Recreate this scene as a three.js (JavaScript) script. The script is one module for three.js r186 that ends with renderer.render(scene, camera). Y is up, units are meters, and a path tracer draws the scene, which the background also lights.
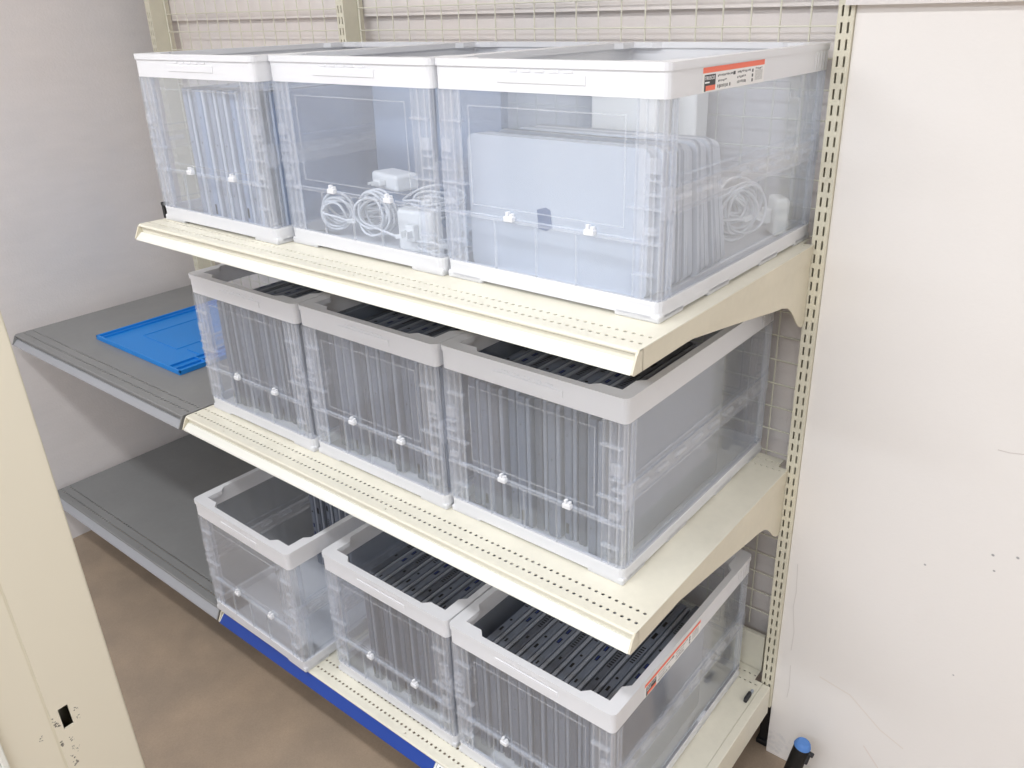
import * as THREE from 'three';
import { RoundedBoxGeometry } from 'three/addons/geometries/RoundedBoxGeometry.js';
import { mergeGeometries } from 'three/addons/utils/BufferGeometryUtils.js';
import { RectAreaLightUniformsLib } from 'three/addons/lights/RectAreaLightUniformsLib.js';

// ------------------------------------------------------------------ camera, light, exposure
const scene = new THREE.Scene();
scene.background = new THREE.Color(0x8a8886);
const camera = new THREE.PerspectiveCamera(50.28, 1024 / 768, 0.05, 40);
camera.rotation.order = 'YXZ';
camera.position.set(0.4674, 1.5786, 1.3923);
camera.rotation.set(-0.4012, 0.6743, -0.0257);
camera.setViewOffset(1024, 768, -16.62, 26.62, 1024, 768);

const renderer = new THREE.WebGLRenderer();
renderer.toneMapping = THREE.LinearToneMapping;
renderer.toneMappingExposure = 1.02;
renderer.shadowMap.enabled = true;
RectAreaLightUniformsLib.init();

const CEIL = 2.45;
// ceiling strip fixtures: [x, z, length along x, width along z, intensity, colour]
const FIXTURES = [
  [-0.6, 1.42, 2.8, 0.15, 20, [0.97, 0.99, 1.02]],
  [0.0, 2.8, 2.8, 0.28, 26, [0.90, 0.97, 1.08]],
  [2.3, 1.5, 1.2, 0.28, 16, [0.98, 0.99, 1.01]],
];

// ------------------------------------------------------------------ helpers
let seed = 20240607;
const rnd = () => { seed = (seed * 1664525 + 1013904223) >>> 0; return seed / 4294967296; };
const rr = (a, b) => a + (b - a) * rnd();
const taken = new Map();
function numbered(name) {
  const n = taken.get(name) ?? 0; taken.set(name, n + 1);
  return n ? `${name}_${String(n).padStart(3, '0')}` : name;
}
const ni = g => (g.index ? g.toNonIndexed() : g);
function merged(list) {
  const gs = list.map(g => { const k = ni(g); for (const a of Object.keys(k.attributes)) if (!['position', 'normal', 'uv'].includes(a)) k.deleteAttribute(a); return k; });
  return gs.length === 1 ? gs[0] : mergeGeometries(gs, false);
}
function metric(geo) { // uv in metres from the dominant axis of each face
  const g = ni(geo), p = g.attributes.position, uv = new Float32Array(p.count * 2);
  const a = new THREE.Vector3(), b = new THREE.Vector3(), c = new THREE.Vector3(), n = new THREE.Vector3();
  for (let i = 0; i < p.count; i += 3) {
    a.fromBufferAttribute(p, i); b.fromBufferAttribute(p, i + 1); c.fromBufferAttribute(p, i + 2);
    n.subVectors(b, a).cross(c.clone().sub(a));
    const ax = Math.abs(n.x), ay = Math.abs(n.y), az = Math.abs(n.z);
    [a, b, c].forEach((v, k) => {
      const [u, w] = ay >= ax && ay >= az ? [v.x, v.z] : ax >= az ? [v.z, v.y] : [v.x, v.y];
      uv[(i + k) * 2] = u; uv[(i + k) * 2 + 1] = w;
    });
  }
  g.setAttribute('uv', new THREE.BufferAttribute(uv, 2));
  return g;
}
// box by its extents
const ext = (x0, x1, y0, y1, z0, z1) => new THREE.BoxGeometry(x1 - x0, y1 - y0, z1 - z0).translate((x0 + x1) / 2, (y0 + y1) / 2, (z0 + z1) / 2);
const rext = (x0, x1, y0, y1, z0, z1, r = 0.002, s = 2) => new RoundedBoxGeometry(x1 - x0, y1 - y0, z1 - z0, s, r).translate((x0 + x1) / 2, (y0 + y1) / 2, (z0 + z1) / 2);
function obj(name, geos, mat, parent) {
  const m = new THREE.Mesh(merged(Array.isArray(geos) ? geos : [geos]), mat);
  m.name = parent ? name : numbered(name);
  m.castShadow = m.receiveShadow = true;
  (parent ?? scene).add(m);
  return m;
}
function tag(o, label, category, group) { o.userData.label = label; o.userData.category = category; if (group) o.userData.group = group; return o; }
function thing(name, label, category, [x, y, z] = [0, 0, 0], group) {
  const o = new THREE.Group(); o.name = numbered(name); scene.add(o); o.position.set(x, y, z);
  return tag(o, label, category, group);
}
function structure(name, geos, mat, label) {
  const m = obj(name, geos, mat); m.userData.kind = 'structure'; if (label) m.userData.label = label; return m;
}
function dup(root, label, group) {
  const r = root.clone(); r.name = numbered(root.name.replace(/_\d{3}$/, '')); r.userData = { ...root.userData }; scene.add(r);
  if (label) r.userData.label = label; if (group) r.userData.group = group;
  return r;
}
function extrude(pts, depth, holes = []) {
  const s = new THREE.Shape(pts.map(([x, y]) => new THREE.Vector2(x, y)));
  for (const h of holes) s.holes.push(new THREE.Path(h.map(([x, y]) => new THREE.Vector2(x, y))));
  return new THREE.ExtrudeGeometry(s, { depth, bevelEnabled: false, curveSegments: 6 });
}
const rectPts = (x0, x1, y0, y1) => [[x0, y0], [x1, y0], [x1, y1], [x0, y1]];
const diskPts = (x, y, r, n = 8) => Array.from({ length: n }, (_, i) => [x + r * Math.cos(i / n * 2 * Math.PI), y - r * Math.sin(i / n * 2 * Math.PI)]);

// ------------------------------------------------------------------ textures
function hash(x, y, s) { let h = (x * 374761393 + y * 668265263 + s * 974634777) | 0; h = Math.imul(h ^ (h >>> 13), 1274126177); return ((h ^ (h >>> 16)) >>> 0) / 4294967296; }
function vnoise(x, y, per, s) {
  const xi = Math.floor(x), yi = Math.floor(y), fx = x - xi, fy = y - yi, m = v => ((v % per) + per) % per;
  const u = fx * fx * (3 - 2 * fx), v = fy * fy * (3 - 2 * fy);
  const a = hash(m(xi), m(yi), s), b = hash(m(xi + 1), m(yi), s), c = hash(m(xi), m(yi + 1), s), d = hash(m(xi + 1), m(yi + 1), s);
  return a + (b - a) * u + (c - a) * v + (a - b - c + d) * u * v;
}
function fbm(x, y, per, s, oct = 4) { let t = 0, w = 0.5, f = 1; for (let o = 0; o < oct; o++) { t += w * vnoise(x * f, y * f, per * f, s + o); f *= 2; w *= 0.5; } return t / (1 - Math.pow(0.5, oct)); }
function tex(size, fn, srgb, repeat = 1) {
  const d = new Uint8Array(size * size * 4);
  for (let j = 0; j < size; j++) for (let i = 0; i < size; i++) {
    const c = fn(i / size, j / size, i, j), k = (j * size + i) * 4;
    d[k] = Math.max(0, Math.min(255, c[0])); d[k + 1] = Math.max(0, Math.min(255, c[1])); d[k + 2] = Math.max(0, Math.min(255, c[2])); d[k + 3] = 255;
  }
  const t = new THREE.DataTexture(d, size, size); t.wrapS = t.wrapT = THREE.RepeatWrapping; t.magFilter = THREE.LinearFilter; t.minFilter = THREE.LinearMipmapLinearFilter; t.generateMipmaps = true;
  if (srgb) t.colorSpace = THREE.SRGBColorSpace;
  t.repeat.set(repeat, repeat); t.needsUpdate = true;
  return t;
}
const floorTex = tex(1024, (u, v, i, j) => {
  const a = fbm(u * 5, v * 5, 5, 3, 5), b = fbm(u * 24, v * 24, 24, 11, 3), g = hash(i, j, 5);
  const k = 0.86 + (a - 0.5) * 0.07 + (b - 0.5) * 0.12 + (g - 0.5) * 0.05;
  const w = (b - 0.5) * 3;
  return [188 * k + w, 167 * k, 145 * k - w];
}, true, 0.5);
const wallTex = tex(1024, (u, v, i, j) => {
  const a = fbm(u * 4, v * 4, 4, 21, 5), b = fbm(u * 16, v * 60, 16, 31, 3), g = hash(i, j, 9);
  const k = 0.975 + (a - 0.5) * 0.05 + (b - 0.5) * 0.025 + (g - 0.5) * 0.01;
  const w = (a - 0.5) * 6;
  return [247 * k + w, 243 * k, 240 * k - w];
}, true, 0.8);
const fineTex = tex(512, (u, v, i, j) => { const a = fbm(u * 60, v * 60, 60, 41, 3) * 255, g = hash(i, j, 2) * 60; const c = a * 0.8 + g; return [c, c, c]; }, false, 4);
const paintTex = tex(512, (u, v, i, j) => { const a = fbm(u * 6, v * 6, 6, 51, 4), b = fbm(u * 50, v * 50, 50, 52, 2); const k = 0.97 + (a - 0.5) * 0.05 + (b - 0.5) * 0.02; return [255 * k, 255 * k, 253 * k]; }, true, 2);

// marks on a plain ground: box = [u0, v0, u1, v1] in metres of the metric uv, lines and dots given in those metres
function marks(base, w, h, [u0, v0, u1, v1], draw) {
  const c = document.createElement('canvas'); c.width = w; c.height = h; const g = c.getContext('2d');
  g.fillStyle = base; g.fillRect(0, 0, w, h);
  const X = u => (u - u0) / (u1 - u0) * w, Y = v => h - (v - v0) / (v1 - v0) * h;
  draw({
    dot: (u, v, r, col) => { g.fillStyle = col; g.beginPath(); g.ellipse(X(u), Y(v), r / (u1 - u0) * w, r * 0.8 / (v1 - v0) * h, 0.4, 0, 7); g.fill(); },
    line: (pts, lw, col) => { g.strokeStyle = col; g.lineWidth = lw; g.beginPath(); pts.forEach(([u, v], i) => i ? g.lineTo(X(u), Y(v)) : g.moveTo(X(u), Y(v))); g.stroke(); },
  });
  const t = new THREE.CanvasTexture(c); t.colorSpace = THREE.SRGBColorSpace; t.wrapS = t.wrapT = THREE.ClampToEdgeWrapping;
  t.repeat.set(1 / (u1 - u0), 1 / (v1 - v0)); t.offset.set(-u0 / (u1 - u0), -v0 / (v1 - v0));
  return t;
}
const boardTex = marks('#f6f1ec', 1024, 1638, [0, 0, 1.0, 1.6], ({ dot, line }) => {
  line([[0.036, 0.53], [0.04, 0.46], [0.038, 0.42], [0.046, 0.36], [0.045, 0.31]], 1.2, 'rgba(120,105,95,0.22)');
  line([[0.048, 0.27], [0.051, 0.21], [0.049, 0.18]], 1.2, 'rgba(120,105,95,0.2)');
  for (const [u, v, r] of [[0.363, 0.695, 0.0025], [0.399, 0.705, 0.0025], [0.37, 0.665, 0.002], [0.263, 0.63, 0.002], [0.346, 0.416, 0.0015]]) dot(u, v, r, 'rgba(70,70,75,0.45)');
  line([[0.335, 0.893], [0.353, 0.893], [0.385, 0.899]], 1.6, 'rgba(140,125,115,0.3)');
  line([[0.11, 0.275], [0.175, 0.263], [0.242, 0.21], [0.29, 0.19]], 3, 'rgba(190,160,130,0.13)');
  line([[0.217, 0.15], [0.26, 0.10]], 3, 'rgba(190,150,120,0.13)');
  for (let i = 0; i < 60; i++) dot(0.02 + rnd() * rnd() * 0.10, 0.01 + rnd() * 0.06, 0.001 + rnd() * 0.006, 'rgba(120,125,140,0.05)');
});
const panelTex = marks('#e5ddc9', 512, 1024, [1.02, 0.40, 1.22, 0.80], ({ dot }) => {
  for (const [v, u, r] of [[0.623, 1.129, 0.002], [0.612, 1.126, 0.003], [0.617, 1.128, 0.002], [0.604, 1.15, 0.002], [0.576, 1.13, 0.003], [0.619, 1.097, 0.0018], [0.604, 1.097, 0.0015], [0.574, 1.114, 0.002], [0.556, 1.117, 0.002], [0.543, 1.121, 0.002], [0.55, 1.111, 0.0015], [0.528, 1.12, 0.003]])
    for (let k = 0; k < 9; k++) dot(u + (rnd() - 0.5) * 0.006, v + (rnd() - 0.5) * 0.01, r * (0.2 + 0.45 * rnd()), 'rgba(40,38,36,0.45)');
});

// ------------------------------------------------------------------ materials
const srgb = (r, g, b) => new THREE.Color().setRGB(r / 255, g / 255, b / 255, THREE.SRGBColorSpace);
const std = (c, rough = 0.5, o = {}) => new THREE.MeshStandardMaterial({ color: c, roughness: rough, ...o });
const M = {
  wall: std(srgb(250, 246, 244), 0.75, { map: wallTex, bumpMap: fineTex, bumpScale: 0.0003 }),
  wallGrey: std(srgb(240, 238, 239), 0.8, { map: wallTex, bumpMap: fineTex, bumpScale: 0.0004 }),
  ceiling: std(srgb(240, 240, 238), 0.9),
  floor: std(0xffffff, 0.5, { map: floorTex, bumpMap: fineTex, bumpScale: 0.0002 }),
  cream: std(srgb(240, 235, 219), 0.42, { map: paintTex }),
  creamWhite: std(srgb(236, 235, 226), 0.4),
  greenCream: std(srgb(232, 226, 206), 0.45, { map: paintTex }),
  tan: std(srgb(229, 221, 201), 0.5, { map: paintTex }),
  greyPaint: std(srgb(140, 140, 140), 0.45, { map: paintTex }),
  greyRail: std(srgb(160, 161, 165), 0.4),
  wire: std(srgb(228, 224, 206), 0.4),
  black: std(srgb(24, 24, 25), 0.5),
  blueCard: std(srgb(20, 62, 150), 0.5),
  blueLid: std(srgb(30, 132, 214), 0.45),
  blueCap: std(srgb(88, 136, 205), 0.6),
  whitePlastic: std(srgb(248, 248, 246), 0.35),
  cable: std(srgb(232, 233, 235), 0.5),
  rubber: std(srgb(52, 52, 54), 0.7),
  silver: std(srgb(211, 215, 222), 0.38, { metalness: 0.1 }),
  silverDark: std(srgb(168, 174, 186), 0.4, { metalness: 0.1 }),
  slate: std(srgb(164, 176, 196), 0.4, { metalness: 0.1 }),
  lapA: std(srgb(144, 148, 157), 0.42, { metalness: 0.15 }),
  lapB: std(srgb(112, 118, 130), 0.45, { metalness: 0.15 }),
  lapC: std(srgb(90, 94, 103), 0.45, { metalness: 0.1 }),
  port: std(srgb(14, 14, 15), 0.6),
  usbBlue: std(srgb(28, 48, 110), 0.5),
  emblem: std(srgb(120, 132, 160), 0.35),
};
const phys = (c, rough, t, o = {}) => new THREE.MeshPhysicalMaterial({ color: c, roughness: rough, transmission: t, thickness: 0, ior: 1.49, ...o });
M.board = std(0xffffff, 0.7, { map: boardTex, bumpMap: fineTex, bumpScale: 0.0002 });
M.panel = std(0xffffff, 0.5, { map: panelTex });
const P = {
  clear: phys(srgb(250, 252, 255), 0.10, 0.93),
  clearRib: phys(srgb(251, 252, 254), 0.16, 0.86),
  milky: phys(srgb(252, 252, 254), 0.5, 0.28),
  milkyBase: phys(srgb(252, 252, 254), 0.5, 0.38),
};

// ------------------------------------------------------------------ room
const WX = -2.15, EX = 3.4, WZ = -0.085, FZ = 4.8;     // inner faces of the room
structure('floor', metric(ext(WX - 0.1, EX + 0.1, -0.1, 0, WZ - 0.15, FZ + 0.1)), M.floor);
structure('ceiling', ext(WX - 0.1, EX + 0.1, CEIL, CEIL + 0.1, WZ - 0.15, FZ + 0.1), M.ceiling);
structure('wall_left', metric(ext(WX - 0.1, WX, 0, CEIL, WZ - 0.15, FZ + 0.1)), M.wallGrey, 'pale grey painted end wall');
structure('wall_right', metric(ext(EX, EX + 0.1, 0, CEIL, WZ - 0.15, FZ + 0.1)), M.ceiling);
structure('wall_front', metric(ext(WX, EX, 0, CEIL, FZ, FZ + 0.1)), M.ceiling);
structure('wall_back', metric(ext(WX, EX, 0, CEIL, WZ - 0.15, WZ)), M.wall, 'white wall behind the wire mesh');
structure('trim_1', metric(ext(WX, 0.0, 1.574, CEIL, WZ, WZ + 0.02)), M.wall, 'upper wall panel overhanging as a thin ledge behind the mesh');
{ // white board wall to the right of the shelving, and the upper board that overhangs it
  structure('wall_board', metric(rext(0.0178, EX, 0.0, 1.66, WZ, -0.006, 0.001, 1)), M.board, 'white painted wall board beside the slotted upright');
  structure('trim_2', metric(ext(0.0065, EX, 1.574, CEIL, -0.006, 0.014)), M.wall, 'upper white panel overhanging the wall board');
}
FIXTURES.forEach(([x, z, l, w, e, rgb], i) => {
  const tint = new THREE.Color(...rgb);
  const t = thing('ceiling_light', ['strip ceiling light above the aisle of the shelving', 'strip ceiling light further out over the shop floor', 'short strip ceiling light facing the white wall board'][i], 'light', [x, CEIL, z]);
  obj('housing', rext(-l / 2 - 0.03, l / 2 + 0.03, -0.06, 0, -w / 2 - 0.03, w / 2 + 0.03, 0.008), M.whitePlastic, t);
  obj('light_diffuser', ext(-l / 2, l / 2, -0.066, -0.0605, -w / 2, w / 2), std(0xffffff, 0.5, { emissive: tint, emissiveIntensity: 1.2 }), t);
  const r = new THREE.RectAreaLight(tint, e, l, w);
  r.position.set(x, CEIL - 0.07, z); r.rotation.x = -Math.PI / 2; scene.add(r);
});

// ------------------------------------------------------------------ uprights, mesh, shelves
function upright(x, label, top, side) {
  const t = thing('slotted_upright', label, 'upright', [x, 0, 0]);
  const w = 0.0128, holes = [];
  for (let i = -1; i < 80; i++) {
    const y = 1.5665 - i * 0.025;
    if (y < 0.16 || y > top - 0.02) continue;
    for (const s of [-1, 1]) holes.push(rectPts(s * 0.0054 - 0.0017, s * 0.0054 + 0.0017, y - 0.0080, y + 0.0080));
  }
  obj('slotted_face', metric(extrude(rectPts(-w, w, 0.135, top), 0.0022, holes).translate(0, 0, -0.0022)), M.greenCream, t);
  obj('channel', metric(merged([
    ext(-w, -w + 0.002, 0.135, top, -0.028, -0.0022), ext(w - 0.002, w, 0.135, top, -0.028, -0.0022),
    ext(-w - 0.0, w + 0.0, 0.135, top, -0.062, -0.028), ext(-w, w, top, top + 0.004, -0.062, 0)])), M.greenCream, t);
  obj('foot', [rext(-0.012, 0.008, 0.012, 0.135, -0.06, -0.02, 0.002), rext(-0.016, 0.011, 0, 0.014, -0.064, -0.014, 0.003)], M.black, t);
  return t;
}
upright(0.0046, 'cream slotted upright beside the white wall board', 1.95);
upright(-1.1954, 'cream slotted upright between the cream bay and the grey bay', 1.95);
upright(-2.069, 'cream slotted upright against the pale end wall', 1.95);

function meshPanel(x0, x1, firstX, step, label) {
  const t = thing('wire_mesh_panel', label, 'mesh panel', [0, 0, -0.0475]);
  const r = 0.0016, y0 = 0.30, y1 = 1.95;
  const v = new THREE.CylinderGeometry(r, r, y1 - y0, 6), h = new THREE.CylinderGeometry(r, r, x1 - x0, 6).rotateZ(Math.PI / 2);
  for (let x = firstX; x > x0 + 0.01; x -= step) { const m = obj('wire', v, M.wire, t); m.position.set(x, (y0 + y1) / 2, 0); }
  for (let y = 1.493 + 0.45; y > y0; y -= 0.05) { const m = obj('wire', h, M.wire, t); m.position.set((x0 + x1) / 2, y, 2 * r); }
  const f = new THREE.CylinderGeometry(0.0028, 0.0028, y1 - y0, 8);
  for (const x of [x0, x1]) { const m = obj('frame_wire', f, M.wire, t); m.position.set(x, (y0 + y1) / 2, 0.001); }
}
meshPanel(-1.180, -0.010, -0.068, 0.0525, 'cream wire mesh back panel behind the stacked crates');
meshPanel(-2.053, -1.211, -1.262, 0.0525, 'cream wire mesh back panel above the grey shelves');
{ // plain kick plate at the foot of each bay
  tag(obj('back_plate', metric(rext(-1.178, -0.022, 0.19, 0.29, -0.04, -0.03, 0.001, 1)), M.cream), 'cream back plate under the wire mesh of the cream bay', 'back plate');
}

// a shelf: x0..x1, top height y, front edge zf
function shelf(name, label, x0, x1, y, zf, c, o = {}) {
  const t = thing(name, label, 'shelf', [0, y, 0]);
  const zb = o.zb ?? -0.028, w = x1 - x0, holes = [];
  const rows = o.rows ?? [0.023, 0.048];
  for (const dz of rows) for (let x = x1 - 0.011; x > x0 + 0.008; x -= 0.0125) holes.push(diskPts(x, -(zf - dz), 0.0031, 8));
  for (const dz of o.zb ? [0.017] : [-0.008, 0.017]) for (let x = x1 - (dz < 0 ? 0.0235 : 0.011); x > x0 + (dz < 0 ? 0.024 : 0.008); x -= 0.0125) holes.push(rectPts(x - 0.0028, x + 0.0028, -dz - 0.0018, -dz + 0.0018).reverse());
  holes.push(diskPts(x0 + 0.115 * w, -(zf - 0.011), 0.002, 8), diskPts(x0 + 0.55 * w, -(zf - 0.011), 0.002, 8));
  // sheet in x, -z -> lies flat
  obj('top_sheet', metric(extrude([[x0, -zf + 0.004], [x1, -zf + 0.004], ...(o.zb ? [[x1, -zb], [x0, -zb]] : [[x1, -0.004], [x1 - 0.019, -0.004], [x1 - 0.019, -zb], [x0 + 0.019, -zb], [x0 + 0.019, -0.004], [x0, -0.004]])], 0.0016, holes).rotateX(-Math.PI / 2).translate(0, -0.0016, 0)), c.top, t);
  obj('front_bead', [new THREE.CylinderGeometry(0.0032, 0.0032, w - 0.004, 10).rotateZ(Math.PI / 2).translate((x0 + x1) / 2, -0.0034, zf - 0.0034)], c.top, t);
  obj('folded_edge', [ext(x0 + 0.024, x1 - 0.024, -0.018, -0.0018, zb, zb + 0.0015), ext(x0 + 0.004, x1 - 0.004, -0.024, -0.005, zf - 0.0135, zf - 0.012)], c.top, t);
  // price rail: profile in (z, y), swept along x
  const rail = extrude(!o.base ? [[zf - 0.005, -0.0165], [zf - 0.002, -0.0162], [zf + 0.0105, -0.0268], [zf + 0.0115, -0.0300], [zf + 0.008, -0.0300], [zf - 0.005, -0.024]] : [[zf - 0.0115, -0.006], [zf - 0.006, -0.0075], [zf + 0.0, -0.014], [zf + 0.011, -0.0255], [zf + 0.012, -0.0285], [zf + 0.008, -0.0285], [zf - 0.0115, -0.022]], w - 0.008)
    .rotateY(-Math.PI / 2).translate(x1 - 0.004, 0, 0);
  // extrude profile is (x->z after rotation)
  if (!o.base) obj('front_face', ext(x0 + 0.004, x1 - 0.004, -0.024, -0.0085, zf - 0.0085, zf - 0.0055), c.top, t);
  obj('price_rail', rail, c.rail, t);
  for (const s of [0, 1]) {
    const xe = s ? x1 : x0, d = s ? -0.0035 : 0.0;
    const cap = extrude([[zf - 0.012, -0.0005], [zf - 0.003, -0.0005], [zf + 0.002, -0.006], [zf + 0.0125, -0.028], [zf + 0.009, -0.031], [zf - 0.012, -0.031]], 0.0035).rotateY(-Math.PI / 2).translate(xe + d + 0.0035, 0, 0);
    obj('rail_end_cap', cap, c.side, t);
    if (!o.base) {
      obj('side_skirt', metric(ext(xe + (s ? -0.0016 : 0), xe + (s ? 0 : 0.0016), -0.031, -0.0018, 0.002, zf - 0.011)), c.side, t);
      const pr = [[zf - 0.02, -0.022], [zf - 0.02, -0.030], [0.44, -0.033], [0.30, -0.055], [0.158, -0.079], [0.115, -0.085], [0.09, -0.092], [0.072, -0.103], [0.055, -0.118], [0.04, -0.134], [0.024, -0.146], [0.012, -0.151], [0.002, -0.146], [0.002, -0.022]];
      obj('bracket', metric(extrude(pr, 0.0022).rotateY(-Math.PI / 2).translate(xe + (s ? -0.0018 : 0.004), 0, 0)), c.side, t);
    }
  }
  return t;
}
const CREAM = { top: M.cream, rail: M.creamWhite, side: M.tan };
const GREY = { top: M.greyPaint, rail: M.greyRail, side: M.greyPaint };
const S1 = 1.192, S2 = 0.742, S3 = 0.197;
shelf('perforated_shelf', 'cream perforated top shelf under the whitest crates', -1.1975, -0.0035, S1, 0.588, CREAM);
shelf('perforated_shelf', 'cream perforated middle shelf between two rows of crates', -1.1975, -0.0035, S2, 0.574, CREAM);
shelf('perforated_shelf', 'grey perforated shelf carrying the blue plastic lid', -2.105, -1.2035, S2, 0.578, GREY, { zb: 0.003 });
const b1 = shelf('base_shelf', 'cream perforated bottom shelf with the blue price strip', -1.1975, -0.0035, S3, 0.586, CREAM, { base: true });
const b2 = shelf('base_shelf', 'empty grey bottom shelf standing against the end wall', -2.135, -1.2035, S3, 0.586, GREY, { base: true, zb: 0.003 });
for (const [b, x0, x1, m] of [[b1, -1.1975, -0.0035, M.cream], [b2, -2.135, -1.2035, M.greyPaint]]) {
  for (const [xa, xb] of [[x0, x0 + 0.03], [x1 - 0.03, x1]]) obj('side_rail', metric(merged([rext(xa, xb, -0.075, -0.0195, 0.004, 0.55, 0.002)])), m, b);
  for (const x of [x0 + 0.06, x1 - 0.06]) for (const z of [0.04, 0.40]) obj('foot', [new THREE.CylinderGeometry(0.012, 0.012, 0.13, 12).translate(x, -0.132, z), new THREE.CylinderGeometry(0.025, 0.028, 0.02, 16).translate(x, -0.187, z), ext(x - 0.02, x + 0.02, -0.075, -0.0195, z - 0.02, z + 0.02)], M.black, b);
}
{ // the cream base shelf's outer edge channel on the right
  obj('edge_channel', metric(merged([rext(-0.0033, 0.0145, -0.075, 0.0, 0.004, 0.56, 0.0015)])), M.cream, b1);
  const t = thing('shelf_clip', 'small dark grey metal clip lying on the edge of the bottom cream shelf', 'clip', [-0.012, S3, 0.066]);
  obj('clip_body', rext(-0.004, 0.004, 0, 0.012, -0.014, 0.014, 0.003), M.rubber, t);
  obj('clip_tongue', rext(-0.003, 0.003, 0, 0.006, -0.028, -0.012, 0.002), M.silverDark, t);
}
// blue price strip and paper label in the rail of the base shelf (flat print in the sloping rail)
function strip(x0, x1, mat, name, label, cat) {
  const len = Math.hypot(0.011, 0.0115), g = new THREE.PlaneGeometry(x1 - x0, len + 0.004).toNonIndexed();
  const m = obj(name, new RoundedBoxGeometry(x1 - x0, len + 0.010, 0.0008, 1, 0.0003), mat);
  m.position.set((x0 + x1) / 2, S3 - 0.0185, 0.586 + 0.0052); m.rotation.x = -0.74;
  return tag(m, label, cat);
}
strip(-1.19, -0.446, M.blueCard, 'price_strip', 'plain blue price strip in the rail of the bottom shelf', 'price strip');
{
  const c = document.createElement('canvas'); c.width = 1024; c.height = 128; const g = c.getContext('2d');
  g.fillStyle = '#f1f1ee'; g.fillRect(0, 0, 1024, 128); g.fillStyle = '#1c1c22'; g.strokeStyle = '#1c1c22';
  g.lineWidth = 5; g.strokeRect(14, -10, 990, 160); g.font = 'bold 62px sans-serif';
  g.fillText('SOFT', 60, 62);
  for (let i = 0; i < 22; i++) { g.fillRect(60 + i * 26, 84, 8 + (i * 7) % 14, 26); }
  const t = new THREE.CanvasTexture(c); t.colorSpace = THREE.SRGBColorSpace;
  strip(-0.442, -0.30, std(0xffffff, 0.6, { map: t }), 'price_card', 'white printed price card next to the blue strip', 'price card');
}

// ------------------------------------------------------------------ folding crates
const CW = 0.366, CD = 0.530, CH = 0.327;
const BASE = 0.030, RIM = 0.285, DOOR = 0.108, HB0 = 0.142, HB1 = 0.176;
function ringPts(w, d, r) { // rounded rectangle, ccw
  const p = []; for (const [sx, sz, a0] of [[1, 1, 0], [-1, 1, 1], [-1, -1, 2], [1, -1, 3]]) for (let k = 0; k <= 4; k++) { const a = (a0 + k / 4) * Math.PI / 2; p.push([sx * (w / 2 - r) + r * Math.cos(a), sz * (d / 2 - r) + r * Math.sin(a)]); }
  return p;
}
const flat = (pts, h, y, holes = []) => extrude(pts, h, holes).rotateX(-Math.PI / 2).translate(0, y, 0);
function steppedHole(w, d, tMid, tCorner, run) { // inner outline: thin in the middle of each side, thick near the corners
  const a = w / 2, b = d / 2, ch = 0.012, q = [];
  const side = (fx) => fx;
  const c = [[a - tCorner, b - tCorner]];
  // one quadrant, mirrored
  const quad = [[a - tCorner, b - tCorner], [a - run, b - tCorner], [a - run - ch, b - tMid]];
  const quad2 = [[a - tMid, b - run - ch], [a - tCorner, b - run]];
  const Q = [...quad2, ...quad]; // ccw in +,+
  const mir = (sx, sz) => { const m = Q.map(([x, z]) => [sx * x, sz * z]); return sx * sz < 0 ? m.reverse() : m; };
  return [...mir(1, 1), ...mir(-1, 1), ...mir(-1, -1), ...mir(1, -1)].reverse();
}
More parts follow.
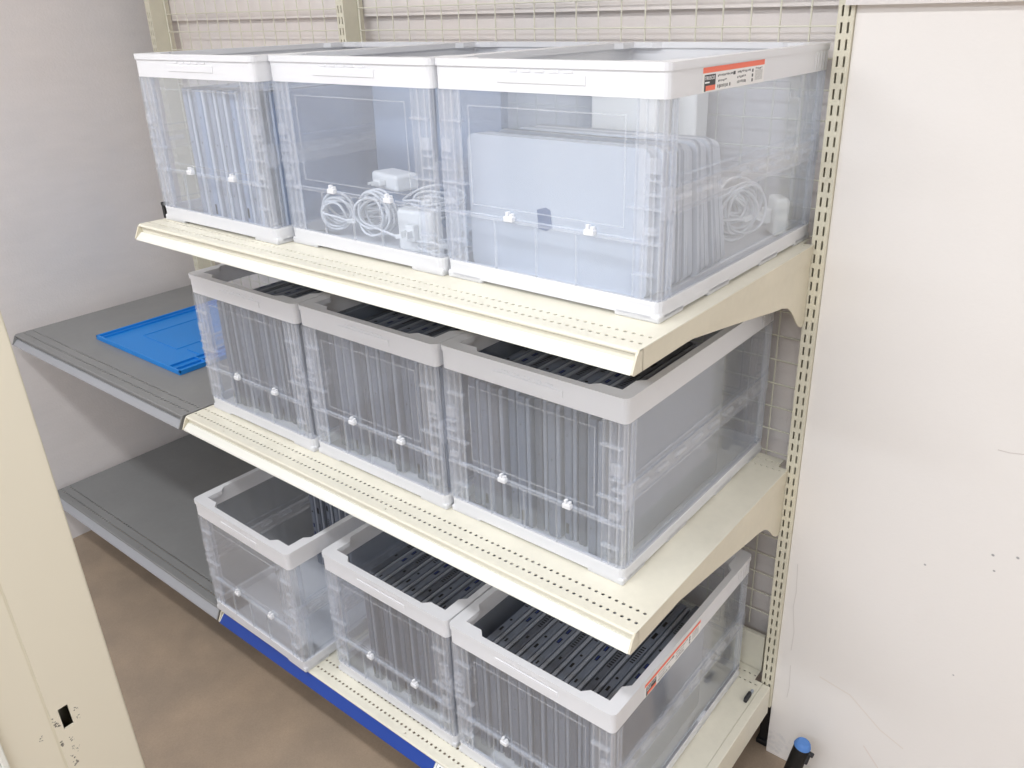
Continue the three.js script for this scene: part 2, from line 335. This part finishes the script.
const crateGeo = (() => {
  const G = {};
  const w = CW, d = CD;
  // base tray: frame, corner pads, floor
  G.base = merged([
    flat(ringPts(w, d, 0.012), BASE - 0.006, 0.006, [ringPts(w - 0.014, d - 0.014, 0.008).reverse()]),
    flat(ringPts(w - 0.012, d - 0.012, 0.010), 0.004, 0.008),
    flat(ringPts(w + 0.002, d + 0.002, 0.014), 0.005, BASE - 0.005, [ringPts(w - 0.012, d - 0.012, 0.008).reverse()]),
    ...[[-1, -1], [1, -1], [-1, 1], [1, 1]].map(([sx, sz]) => rext(sx * (w / 2 - 0.034) - 0.034, sx * (w / 2 - 0.034) + 0.034, 0, 0.012, sz * (d / 2 - 0.034) - 0.034, sz * (d / 2 - 0.034) + 0.034, 0.003)),
    ...[-0.09, 0.09].flatMap(z => [-1, 1].map(s => rext(s * (w / 2 - 0.012) - 0.012, s * (w / 2 - 0.012) + 0.012, 0.0, 0.012, z - 0.035, z + 0.035, 0.003))),
  ]);
  // rim: outer skirt, top flange with thicker corners
  G.rim = merged([
    flat(ringPts(w + 0.001, d + 0.001, 0.010), CH - RIM - 0.010, RIM, [ringPts(w - 0.012, d - 0.012, 0.006).reverse()]),
    flat(ringPts(w + 0.004, d + 0.006, 0.012), 0.010, CH - 0.010, [steppedHole(w + 0.002, d + 0.002, 0.012, 0.024, 0.062)]),
    ...[-1, 1].map(s => rext(-0.07, 0.07, RIM + 0.012, RIM + 0.024, s * (d / 2) - 0.002, s * (d / 2) + 0.002, 0.0008, 1)),
    ...[-1, 1].flatMap(s => [-2, -1, 0, 1, 2].map(k => ext(k * 0.022 - 0.007, k * 0.022 + 0.007, RIM + 0.0265, RIM + 0.0295, s * (d / 2) - 0.0018, s * (d / 2) + 0.0018))),
    ...[-1, 1].flatMap(s => Array.from({ length: 5 }, (_, k) => ext(s * (w / 2 + 0.0003) - 0.0009, s * (w / 2 + 0.0003) + 0.0009, RIM + 0.002, CH - 0.012, -d / 2 + 0.012 + k * 0.012, -d / 2 + 0.0135 + k * 0.012))),
  ]);
  // long side panels
  const t = 0.0022, xs = w / 2 - 0.004;
  G.sideLow = merged([ext(-t / 2, t / 2, BASE, HB0, -d / 2 + 0.02, d / 2 - 0.02), ext(t / 2, t / 2 + 0.0018, BASE + 0.010, BASE + 0.0125, -d / 2 + 0.024, d / 2 - 0.024)]);
  G.sideUp = merged([ext(-t / 2, t / 2, HB1, RIM, -d / 2 + 0.02, d / 2 - 0.02), ext(t / 2, t / 2 + 0.0018, HB1 + 0.012, HB1 + 0.0145, -d / 2 + 0.024, d / 2 - 0.024)]);
  G.band = merged([
    ext(-0.0035, 0.0035, HB0, HB0 + 0.003, -d / 2 + 0.016, d / 2 - 0.016), ext(-0.0035, 0.0035, HB1 - 0.003, HB1, -d / 2 + 0.016, d / 2 - 0.016),
    ext(-0.002, 0.002, HB0 + 0.003, HB1 - 0.003, -d / 2 + 0.016, d / 2 - 0.016),
    ...Array.from({ length: 8 }, (_, k) => { const z = -d / 2 + 0.055 + k * 0.06; return new THREE.CylinderGeometry(0.0045, 0.0045, 0.032, 8).rotateX(Math.PI / 2).translate(0.0015, (HB0 + HB1) / 2 + 0.002, z); })]);
  // short ends: lower fixed wall with ribs, upper door with raised border
  const ew = w / 2 - 0.040;
  G.endLow = ext(-ew - 0.006, ew + 0.006, BASE, DOOR - 0.004, -t / 2, t / 2);
  G.endRib = ext(-0.0008, 0.0008, BASE, DOOR - 0.004, t / 2, 0.0055);
  G.door = ext(-ew, ew, DOOR, RIM, -t / 2, t / 2);
  const bo = ew - 0.016, b0 = DOOR + 0.014, b1 = RIM - 0.022;
  G.border = merged([ext(-bo, bo, b0, b0 + 0.0016, t / 2, 0.0024), ext(-bo, bo, b1, b1 + 0.0016, t / 2, 0.0024), ext(-bo, -bo + 0.0016, b0, b1, t / 2, 0.0024), ext(bo - 0.0016, bo, b0, b1, t / 2, 0.0024)]);
  G.sill = merged([ext(-ew - 0.008, ew + 0.008, DOOR - 0.004, DOOR, -0.004, 0.0055), ext(-ew - 0.008, ew + 0.008, DOOR + 0.001, DOOR + 0.0025, 0.001, 0.004)]);
  G.latch = merged([rext(-0.008, 0.008, DOOR - 0.002, DOOR + 0.006, 0.001, 0.0105, 0.0015, 1), rext(-0.006, -0.001, DOOR + 0.005, DOOR + 0.012, 0.001, 0.008, 0.001, 1), rext(0.001, 0.006, DOOR + 0.005, DOOR + 0.010, 0.001, 0.008, 0.001, 1)]);
  // corner post for the +x +z corner; mirrored by rotation/scale below
  const X = w / 2, Z = d / 2, post = [];
  post.push(ext(X - 0.040, X - 0.003, BASE, RIM, Z - 0.0052, Z - 0.003), ext(X - 0.0052, X - 0.003, BASE, RIM, Z - 0.030, Z - 0.003));
  for (const dx of [0.0405, 0.0275, 0.0135, 0.004]) post.push(ext(X - dx - 0.0009, X - dx + 0.0009, BASE, RIM, Z - 0.003, Z + 0.0004));
  for (const dz of [0.029, 0.018, 0.006]) post.push(ext(X - 0.003, X - 0.0005, BASE, RIM, Z - dz - 0.0009, Z - dz + 0.0009));
  for (const [y, a, b] of [[0.062, 0.012, 0.042], [DOOR - 0.003, 0.002, 0.046], [0.150, 0.002, 0.05], [0.168, 0.002, 0.024], [0.186, 0.004, 0.024], [0.240, 0.008, 0.045]]) post.push(ext(X - b, X - a, y, y + 0.0028, Z - 0.006, Z + 0.0024));
  post.push(rext(X - 0.026, X - 0.008, 0.118, 0.128, Z - 0.004, Z + 0.0035, 0.0012, 1), rext(X - 0.024, X - 0.006, 0.196, 0.215, Z - 0.004, Z + 0.0035, 0.0012, 1), rext(X - 0.006, X + 0.001, HB0 - 0.004, HB1 + 0.004, Z - 0.022, Z - 0.002, 0.0015, 1));
  const G0 = merged(post);
  const mirror = (sx, sz) => { const g = G0.clone(); g.scale(sx, 1, sz); if (sx * sz < 0) { const p = g.attributes.position, n = g.attributes.normal; for (const a of [p, n, g.attributes.uv]) for (let i = 0; i < a.count; i += 3) for (let k = 0; k < a.itemSize; k++) { const u = a.array[(i + 1) * a.itemSize + k]; a.array[(i + 1) * a.itemSize + k] = a.array[(i + 2) * a.itemSize + k]; a.array[(i + 2) * a.itemSize + k] = u; } } return g; };
  G.posts = [[1, 1], [-1, 1], [-1, -1], [1, -1]].map(([a, b]) => mirror(a, b));
  G.xs = xs; G.ze = d / 2 - 0.004;
  return G;
})();
function makeCrate(label, pos, turn = 0, wide = 1) {
  const G = crateGeo, t = thing('folding_crate', label, 'crate', pos, 'clear folding crates on the cream shelves');
  t.rotation.y = turn; t.scale.x = wide;
  obj('base', G.base, P.milkyBase, t);
  obj('rim', G.rim, P.milky, t);
  for (const g of G.posts) obj('corner_post', g, P.clearRib, t);
  for (const s of [1, -1]) {
    const put = (name, g, m, par = t) => { const o = obj(name, g, m, par); if (par === t) { o.position.x = s * G.xs; if (s < 0) o.rotation.y = Math.PI; } return o; };
    put('lower_side_panel', G.sideLow, P.clear); put('upper_side_panel', G.sideUp, P.clear); put('hinge_band', G.band, P.clearRib);
  }
  for (const s of [1, -1]) {
    const turnTo = o => { o.position.z = s * G.ze; if (s < 0) o.rotation.y = Math.PI; return o; };
    const low = turnTo(obj('lower_end_panel', G.endLow, P.clear, t));
    for (const x of [-0.085, -0.012, 0.055]) { const r = obj('rib', G.endRib, P.clearRib, low); r.position.x = x; }
    const door = turnTo(obj('end_door', G.door, P.clear, t));
    obj('border', G.border, P.clearRib, door); obj('sill', G.sill, P.clearRib, door);
    for (const x of [-0.056, 0.078]) { const l = obj('latch', G.latch, P.milky, door); l.position.x = x; }
  }
  return t;
}
const crates = {
  t1: makeCrate('clear crate with laptops on edge at the open end of the top shelf', [-0.996, S1, 0.266], 0.006, 1.045),
  t2: makeCrate('clear crate of white cables and chargers between two crates on the top shelf', [-0.606, S1, 0.236], 0.0, 1.045),
  t3: makeCrate('clear crate with orange striped sticker and pale laptops on the top shelf', [-0.218, S1, 0.230], -0.003, 1.045),
  m1: makeCrate('clear crate of upright laptops beside the blue lid on the middle shelf', [-1.001, S2, 0.243], 0.003),
  m2: makeCrate('clear crate of upright laptops between two crates on the middle shelf', [-0.628, S2, 0.236], 0.0),
  m3: makeCrate('clear crate of upright laptops nearest the slotted upright on the middle shelf', [-0.257, S2, 0.228], 0.0),
  b1: makeCrate('almost empty clear crate on the bottom shelf above the blue strip', [-1.024, S3, 0.326], -0.015),
  b2: makeCrate('clear crate with a leaning laptop in its row between two crates on the bottom shelf', [-0.612, S3, 0.276], 0.0),
  b3: makeCrate('clear crate of ported laptops with orange striped sticker on the bottom shelf', [-0.238, S3, 0.276], 0.0),
};
// orange striped sticker on the side of a rim
{
  const c = document.createElement('canvas'); c.width = 1024; c.height = 192; const g = c.getContext('2d');
  g.fillStyle = '#f4f3f1'; g.fillRect(0, 0, 1024, 192);
  g.fillStyle = '#fd7657'; g.fillRect(0, 0, 1024, 44);
  g.fillStyle = '#2a2a2c'; g.fillRect(26, 58, 170, 84); g.fillRect(26, 142, 24, 44);
  g.fillStyle = '#fd7657'; g.fillRect(50, 142, 146, 40);
  g.fillStyle = '#fff'; g.font = 'bold 40px sans-serif'; g.fillText('TRUSCO', 32, 98); g.fillRect(36, 112, 70, 12);
  g.fillStyle = '#3a3a3c';
  const row = (x, y, h, n, step, s) => { for (let i = 0; i < n; i++) g.fillRect(x + i * step, y + (hash(i, s, 3) * 6 | 0), step * (0.45 + 0.35 * hash(i, s, 4)), h - (hash(i, s, 5) * 8 | 0)); };
  row(230, 66, 18, 14, 19, 1); g.fillRect(478, 60, 36, 28); row(240, 108, 16, 7, 20, 2); row(230, 144, 30, 7, 24, 3); g.fillRect(420, 146, 18, 26);
  row(550, 62, 18, 12, 19, 4); row(550, 102, 20, 6, 26, 5); row(550, 140, 24, 7, 22, 6);
  for (let i = 0; i < 3; i++) g.fillRect(800, 66 + i * 40, 26, 26);
  for (let i = 0; i < 17; i++) g.fillRect(862 + i * 8, 78, 2 + (i * 5) % 5, 88); row(862, 58, 14, 8, 16, 8);
  const t = new THREE.CanvasTexture(c); t.colorSpace = THREE.SRGBColorSpace; t.anisotropy = 4;
  const m = std(0xffffff, 0.4, { map: t }), edge = std(srgb(244, 243, 241), 0.5);
  for (const [k, z0, z1] of [['t3', 0.412, 0.226], ['b3', 0.445, 0.240]]) {
    const cr = crates[k], len = z0 - z1;
    const mesh = new THREE.Mesh(new THREE.BoxGeometry(len, 0.030, 0.0006), [edge, edge, edge, edge, m, edge]);
    mesh.name = 'sticker'; mesh.userData.label = 'white printed sticker with an orange stripe'; mesh.castShadow = mesh.receiveShadow = true;
    mesh.rotation.y = Math.PI / 2; mesh.position.set(CW / 2 + 0.0009, RIM + 0.0155, (z0 + z1) / 2 - cr.position.z);
    cr.add(mesh);
  }
}

// ------------------------------------------------------------------ laptops standing on edge
const ORD = ['first', 'second', 'third', 'fourth', 'fifth', 'sixth', 'seventh', 'eighth', 'ninth', 'tenth', 'eleventh', 'twelfth', 'thirteenth'];
const LD = 0.352, LH = 0.252, LT = 0.0245;
const lapGeo = (() => {
  const body = rext(-LT / 2, -LT / 2 + 0.0155, 0, LH, -LD / 2, LD / 2, 0.0035, 2);
  const lid = rext(-LT / 2 + 0.0165, LT / 2, 0.001, LH - 0.001, -LD / 2 + 0.001, LD / 2 - 0.001, 0.003, 2);
  const hinge = ext(-LT / 2 + 0.004, LT / 2 - 0.003, 0.004, LH - 0.006, -LD / 2 + 0.004, LD / 2 - 0.004);
  const x = -LT / 2 + 0.0078, top = LH + 0.0002, port = (z, l, w) => ext(x - w / 2, x + w / 2, top - 0.003, top, z - l / 2, z + l / 2);
  const vents = (z, n) => Array.from({ length: n }, (_, i) => port(z + i * 0.0065, 0.0028, 0.008));
  const round = (z) => new THREE.CylinderGeometry(0.003, 0.003, 0.003, 10).translate(x, top - 0.0015, z);
  const dots = [0.055, 0.15, 0.20].map((y, i) => new THREE.CylinderGeometry(0.0014, 0.0014, 0.002, 8).rotateX(Math.PI / 2).translate(-LT / 2 + 0.007 + (i % 2) * 0.002, y, LD / 2 - 0.0006));
  const slot = ext(-LT / 2 + 0.004, -LT / 2 + 0.010, 0.014, 0.034, LD / 2 - 0.002, LD / 2 + 0.0002);
  return {
    body, lid, hinge,
    ports: [
      merged([...vents(-0.02, 8), round(0.075), port(0.105, 0.012, 0.005), port(-0.06, 0.018, 0.007), port(-0.10, 0.015, 0.0055), ...dots.slice(0, 2)]),
      merged([port(0.13, 0.009, 0.004), port(0.06, 0.0145, 0.0065), port(0.03, 0.0145, 0.0065), round(-0.02), ...vents(-0.11, 6), dots[2], slot]),
      merged([port(0.10, 0.007, 0.005), ...vents(0.01, 9), port(-0.04, 0.02, 0.008), dots[1], dots[0]]),
    ],
    usb: [null, merged([0.06, 0.03].map(z => ext(x - 0.0016, x + 0.0012, top - 0.002, top + 0.0003, z - 0.0062, z + 0.0062))), null],
  };
})();
const lapKinds = [['lapB', 0], ['lapB', 1], ['lapC', 2], ['lapC', 0], ['silverDark', 0], ['slate', 1], ['silverDark', 2]].map(([m, k], i) => {
  const t = new THREE.Group(); t.name = 'laptop';
  obj('body', lapGeo.body, M[m], t); obj('screen_lid', lapGeo.lid, i === 3 ? M.slate : i > 3 ? M.silver : M.lapA, t); obj('core', lapGeo.hinge, M[m], t);
  const p = obj('ports', lapGeo.ports[k], M.port, t); p.userData.kind = 'stuff';
  if (lapGeo.usb[k]) { const u = obj('usb_tongue', lapGeo.usb[k], M.usbBlue, t); u.userData.label = 'blue tongues of the two sockets'; }
  return t;
});
function laptopRow(crate, x0, n, pitch, zc, label, group, o = {}) {
  const dz = o.dz ?? 0.008;
  for (let i = 0; i < n; i++) {
    const k = (o.kind ?? (() => (i * 7 + (o.seed ?? 0)) % 3))(i);
    const r = lapKinds[k].clone(); r.name = numbered('laptop'); scene.add(r);
    tag(r, n > 1 ? `${ORD[i]} ${label}` : label, 'laptop', group);
    r.position.copy(crate.position).add(new THREE.Vector3(x0 + i * pitch, 0.0122, zc - crate.position.z + rr(-dz, dz)).applyAxisAngle(new THREE.Vector3(0, 1, 0), crate.rotation.y));
    r.rotation.y = crate.rotation.y + (o.flip ? o.flip(i) : 0);
    if (o.stand) { r.rotation.x = Math.PI / 2; r.scale.z = 0.86; r.position.y += 0.86 * LD / 2 + 0.003; r.position.z -= LH / 2; }
    if (o.lean) { r.rotation.z = o.lean(i); }
  }
}
laptopRow(crates.m1, -0.130, 11, 0.0284, 0.295, 'grey laptop counting from the end wall, middle shelf crate beside the blue lid', 'laptops in the crate beside the blue lid', { seed: 1 });
laptopRow(crates.m2, -0.140, 11, 0.0282, 0.290, 'grey laptop counting from the end wall, central crate of the middle shelf', 'laptops in the central middle-shelf crate', { seed: 2 });
laptopRow(crates.m3, -0.140, 11, 0.0282, 0.290, 'grey laptop counting from the end wall, middle shelf crate by the slotted upright', 'laptops in the middle-shelf crate by the upright', { seed: 0 });
laptopRow(crates.b2, -0.078, 8, 0.0300, 0.335, 'standing grey laptop counting from the end wall, central crate of the bottom shelf', 'upright laptops in the central bottom crate', { seed: 1 });
laptopRow(crates.b2, -0.128, 1, 0.03, 0.30, 'grey laptop leaning aslant at the end of its row in the bottom crate', null, { lean: () => -0.09, kind: () => 2 });
laptopRow(crates.b3, -0.138, 11, 0.0280, 0.335, 'grey laptop counting from the end wall, stickered crate on the bottom shelf', 'laptops in the stickered bottom crate', { seed: 0 });
laptopRow(crates.t1, -0.085, 7, 0.0295, 0.325, 'grey laptop counting from the end wall, top shelf crate at the open end', 'laptops in the top-shelf crate at the open end', { kind: i => 4 + (i * 2) % 3 });
laptopRow(crates.t1, 0.142, 1, 0.03, 0.300, 'dark laptop on edge against the right wall of the top-shelf end crate', null, { kind: () => 3 });
laptopRow(crates.b1, -0.098, 5, 0.033, 0.205, 'laptop counting from the end wall at the back of the almost empty crate', 'laptops at the back of the almost empty crate', { seed: 1, dz: 0.004, stand: true });

// slim silver laptops facing the front of the top-shelf crates
const slimGeo = (w, h, t) => { const s = ringPts(w, h, 0.012); return { lid: extrude(s, t * 0.42), body: extrude(s, t * 0.52) }; };
function slim(pos, w, h, t, lean, label, group, mats = [M.silver, M.silver], emblem = false, yaw = 0) {
  const o = thing('slim_laptop', label, 'laptop', pos, group), g = slimGeo(w, h, t);
  const a = obj('screen_lid', g.lid, mats[0], o); a.position.set(0, h / 2, t * 0.08);
  const b = obj('body', g.body, mats[1], o); b.position.set(0, h / 2, -t * 0.5);
  const seam = obj('seam', extrude(ringPts(w - 0.006, h - 0.006, 0.01), t * 0.06), mats[1], o); seam.position.set(0, h / 2, t * 0.02);
  if (emblem) { const e = obj('emblem', extrude([[-0.014, 0.012], [-0.012, -0.016], [0.003, -0.018], [0.014, -0.012], [0.011, 0.014], [0.002, 0.017]].map(([x, y]) => [x, y]).reverse(), 0.0004), M.emblem, a); e.position.set(-0.014, -0.010, t * 0.42); e.userData.label = 'darker blue emblem'; }
  o.rotation.set(lean, yaw, 0, 'YXZ');
  return o;
}
const F = 0.0125;
slim([-0.232, S1 + F, 0.446], 0.318, 0.206, 0.0155, 0.0, 'pale slim laptop with a dark emblem at the front of the stickered top crate', null, [M.silver, M.silver], true);
for (let i = 0; i < 12; i++) slim([-0.222 + rr(-0.004, 0.004), S1 + F + 0.002, 0.4275 - i * 0.0182], 0.318, 0.204 - (i % 3) * 0.003, 0.0112, 0.0225 * i, `${ORD[i]} slim silver laptop behind the emblem laptop in the stickered top crate`, 'slim laptops filed in the stickered top crate', [M.silver, i % 3 ? M.silver : M.silverDark]);
slim([-0.690, S1 + F, 0.300], 0.150, 0.262, 0.018, -0.03, 'blue grey laptop standing on its short side behind the cables, beside the laptop crate', null, [M.slate, M.slate]);
slim([-0.532, S1 + F, 0.292], 0.152, 0.258, 0.018, -0.03, 'blue grey laptop standing on its short side behind the white charger', null, [M.slate, M.slate]);

// ------------------------------------------------------------------ chargers and cables
function charger(pos, rot, s, label) {
  const t = thing('power_adapter', label, 'charger', pos, 'white chargers in the top crates');
  t.rotation.set(...rot);
  obj('case', rext(-0.5 * s[0], 0.5 * s[0], 0, s[1], -0.5 * s[2], 0.5 * s[2], 0.007, 3), M.whitePlastic, t);
  obj('plug', [rext(-0.010, 0.010, s[1] * 0.3, s[1] * 0.7, 0.5 * s[2], 0.5 * s[2] + 0.014, 0.003), ext(-0.007, -0.0055, s[1] * 0.42, s[1] * 0.58, 0.5 * s[2] + 0.012, 0.5 * s[2] + 0.028), ext(0.0055, 0.007, s[1] * 0.42, s[1] * 0.58, 0.5 * s[2] + 0.012, 0.5 * s[2] + 0.028)], M.whitePlastic, t);
  return t;
}
function coil(pos, rot, R0, turns, label, flatness = 0.75, spread = 0.02) {
  const t = thing('cable', label, 'cable', pos, 'white cables in the top crates');
  t.rotation.set(...rot);
  const pts = [], n = turns * 14, ph = rr(0, 6);
  for (let i = 0; i <= n; i++) {
    const a = i / 14 * 2 * Math.PI + ph, k = i / n;
    const r = R0 * (1 + 0.2 * Math.sin(a * 0.37 + ph) + 0.10 * Math.sin(a * 1.7 + ph) + 0.06 * Math.sin(a * 0.9));
    pts.push(new THREE.Vector3(r * Math.cos(a), r * flatness * Math.sin(a), (k - 0.5) * spread + 0.004 * Math.sin(a * 2.3 + ph)));
  }
  const end = pts[pts.length - 1].clone();
  pts.push(end.clone().add(new THREE.Vector3(0.03, -0.01, 0.004)), end.clone().add(new THREE.Vector3(0.05, -0.018, 0.004)));
  const e2 = pts[pts.length - 1];
  obj('cord', new THREE.TubeGeometry(new THREE.CatmullRomCurve3(pts), turns * 48, 0.0024, 6), M.cable, t);
  obj('connector', rext(e2.x - 0.002, e2.x + 0.016, e2.y - 0.004, e2.y + 0.004, e2.z - 0.0035, e2.z + 0.0035, 0.0012, 1), M.whitePlastic, t);
  return t;
}
const yf = S1 + F;
charger([-0.522, yf, 0.440], [0, 0.12, 0], [0.075, 0.072, 0.03], 'large square white charger at the front of the cable crate');
charger([-0.465, yf + 0.002, 0.375], [0, 0.5, 0], [0.07, 0.06, 0.03], 'white charger against the right wall of the cable crate');
charger([-0.655, yf + 0.080, 0.365], [0, -0.2, 0], [0.085, 0.03, 0.05], 'white charger lying on top of the coiled cables');
coil([-0.722, yf + 0.046, 0.448], [0.2, 0.4, 0], 0.028, 6, 'white cable coiled upright in the front corner of the cable crate', 0.9, 0.03);
coil([-0.632, yf + 0.054, 0.440], [-0.1, 0.1, 0.2], 0.034, 8, 'white cable wound in round loops at the middle of the cable crate', 0.92, 0.03);
coil([-0.560, yf + 0.062, 0.360], [-1.25, 0, 0.3], 0.050, 7, 'white cable heaped in wide loops behind the large charger', 0.6, 0.03);
coil([-0.705, yf + 0.028, 0.366], [-1.45, 0, 0.9], 0.034, 6, 'white cable lying flat behind the upright coil', 0.6, 0.02);
coil([-0.470, yf + 0.014, 0.445], [-1.5, 0, 0.2], 0.034, 4, 'white cable lying flat before the large charger', 0.45, 0.015);
coil([-0.098, yf + 0.060, 0.115], [0.1, 1.2, 0.1], 0.042, 7, 'white cable coiled against the side of the stickered top crate', 0.95, 0.03);
coil([-0.140, yf + 0.050, 0.062], [-0.9, 0.8, 0.1], 0.030, 6, 'white cable heaped at the back of the stickered top crate', 0.6, 0.03);
coil([-0.230, yf + 0.03, 0.125], [-1.4, 0.2, 0.1], 0.034, 6, 'white cable lying flat behind the filed laptops', 0.6, 0.025);
charger([-0.20, yf + 0.062, 0.115], [0, 0.6, 0], [0.08, 0.075, 0.03], 'white charger standing on the cables in the stickered top crate');
charger([-0.070, yf, 0.010], [0, -0.9, 0], [0.05, 0.066, 0.026], 'white charger at the back corner of the stickered top crate');
{
  const bx = (pos, s, label) => { const t = thing('white_box', label, 'box', pos, 'white boxes behind the filed laptops'); obj('carton', rext(-s[0] / 2, s[0] / 2, 0, s[1], -s[2] / 2, s[2] / 2, 0.006, 3), M.whitePlastic, t); obj('lid', rext(-s[0] / 2 - 0.001, s[0] / 2 + 0.001, s[1] - 0.02, s[1] + 0.001, -s[2] / 2 - 0.001, s[2] / 2 + 0.001, 0.004, 2), M.whitePlastic, t); };
  bx([-0.328, yf, 0.090], [0.135, 0.250, 0.05], 'tall white box standing behind the filed laptops');
  bx([-0.300, yf, 0.012], [0.150, 0.268, 0.05], 'taller white box against the back of the stickered top crate');
}

// ------------------------------------------------------------------ blue lid on the grey shelf
{
  const t = thing('blue_crate_lid', 'flat blue plastic crate lid lying on the grey shelf', 'lid', [-1.64, S2, 0.255]);
  const w = 0.44, d = 0.40, R = (x0, x1, z0, z1, y0, y1) => rext(x0, x1, y0, y1, z0, z1, 0.0012, 1);
  obj('plate', R(-w / 2, w / 2, -d / 2, d / 2, 0, 0.006), M.blueLid, t);
  for (const [a, b, c, e] of [[-w / 2, w / 2, d / 2 - 0.006, d / 2], [-w / 2, w / 2, -d / 2, -d / 2 + 0.006], [-w / 2, -w / 2 + 0.006, -d / 2, d / 2], [w / 2 - 0.006, w / 2, -d / 2, d / 2]]) obj('edge_rib', R(a, b, c, e, 0.005, 0.013), M.blueLid, t);
  for (const x of [-w / 2 + 0.024, w / 2 - 0.06, w / 2 - 0.03]) obj('rib', R(x - 0.002, x + 0.002, -d / 2 + 0.004, d / 2 - 0.004, 0.005, 0.012), M.blueLid, t);
  for (const z of [-0.06, 0.06, 0.12]) obj('cross_rib', R(w / 2 - 0.06, w / 2 - 0.004, z - 0.002, z + 0.002, 0.005, 0.012), M.blueLid, t);
  const q = [[-0.12, 0.06, 0.112, 0.115], [-0.12, 0.06, -0.062, -0.059], [-0.12, -0.117, -0.06, 0.113], [0.057, 0.06, -0.06, 0.113]];
  obj('raised_frame', q.map(([a, b, c, e]) => R(a, b, c, e, 0.005, 0.0078)), M.blueLid, t);
  obj('raised_tab', R(0.085, 0.15, 0.02, 0.10, 0.005, 0.0085), M.blueLid, t);
}

// ------------------------------------------------------------------ end frame of the facing gondola
{
  const t = thing('gondola_end_frame', 'tall beige metal end panel with a square hole in the foreground', 'end panel', [-0.66, 0.0283, -0.013]);
  t.rotation.x = 0.0198;   // it leans very slightly
  const z0 = 1.031, z1 = 1.131, H = 1.9;
  const toX = g => g.rotateY(-Math.PI / 2);     // profile (z, y) swept along -x
  const hole = rectPts(1.1055, 1.1195, 0.598, 0.636);
  obj('front_flange', metric(toX(extrude(rectPts(z0 + 0.002, z1, 0.02, H), 0.002, [hole]))), M.panel, t);
  obj('flange_edge', metric(merged([rext(-0.110, 0.0, 0.02, H, z0, z0 + 0.004, 0.0018)])), M.tan, t);
  obj('flange_back', metric(merged([ext(-0.110, -0.107, 0.02, H, z0 + 0.004, 1.43), ext(-0.107, -0.0022, 0.02, H, z1, z1 + 0.003), ext(-0.107, -0.0022, H - 0.003, H, z0 + 0.004, z1)])), M.tan, t);
  obj('side_sheet', metric(ext(-0.0045, -0.0018, 0.02, H, z1 + 0.0032, 1.1975)), M.panel, t);
  obj('white_upright', [rext(-0.03, 0.006, 0.02, H, 1.1975, 1.206, 0.002), rext(-0.03, 0.002, 0.02, H, 1.206, 1.235, 0.002)], M.creamWhite, t);
  obj('rear_sheet', metric(ext(-0.0045, -0.0018, 0.02, H, 1.235, 1.43)), M.tan, t);
  obj('foot', rext(-0.115, 0.012, 0, 0.02, z0, 1.43, 0.003), M.black, t);
}

// ------------------------------------------------------------------ small things
{
  const t = thing('black_clip', 'small black clip at the bottom corner of the end crate on the top shelf', 'clip', [-1.1965, S1, 0.522]);
  obj('clip_arm', rext(-0.006, 0.003, 0, 0.030, -0.006, 0.006, 0.002), M.black, t);
  obj('clip_jaw', rext(-0.006, 0.012, 0.026, 0.034, -0.007, 0.007, 0.002), M.black, t);
}
{
  const t = thing('black_pole', 'short black pole with a light blue cap leaning by the wall board', 'pole', [0.092, 0, 0.07]);
  const tilt = new THREE.Group(); // parts share one lean
  const lean = g => g.rotateZ(-0.16).rotateX(-0.05).translate(0, 0.0035, 0);
  obj('tube', lean(new THREE.CylinderGeometry(0.0165, 0.018, 0.140, 24).translate(0, 0.071, 0)), M.black, t);
  obj('cap', lean(merged([new THREE.CylinderGeometry(0.0150, 0.0178, 0.008, 24).translate(0, 0.145, 0), new THREE.CylinderGeometry(0.011, 0.015, 0.004, 24).translate(0, 0.151, 0)])), M.blueCap, t);
  obj('side_hook', lean(merged([rext(0.014, 0.022, 0.103, 0.131, -0.005, 0.005, 0.002), rext(0.016, 0.027, 0.129, 0.136, -0.005, 0.005, 0.002)])), M.rubber, t);
}
{ // crumbs and chips on the floor
  const bit = (x, z, s, m, label) => tag(obj('floor_crumb', new THREE.DodecahedronGeometry(s, 0).scale(1.4, 0.4, 0.8).translate(x, s * 0.3, z), m), label, 'crumb');
  bit(-1.02, 0.93, 0.004, M.rubber, 'dark crumb on the brown floor beside the beige end panel');
  bit(-0.80, 0.70, 0.004, M.black, 'black crumb on the brown floor before the blue strip');
  bit(0.012, 0.10, 0.004, M.whitePlastic, 'white chip on the floor by the foot of the wall board');
}
renderer.render(scene, camera);
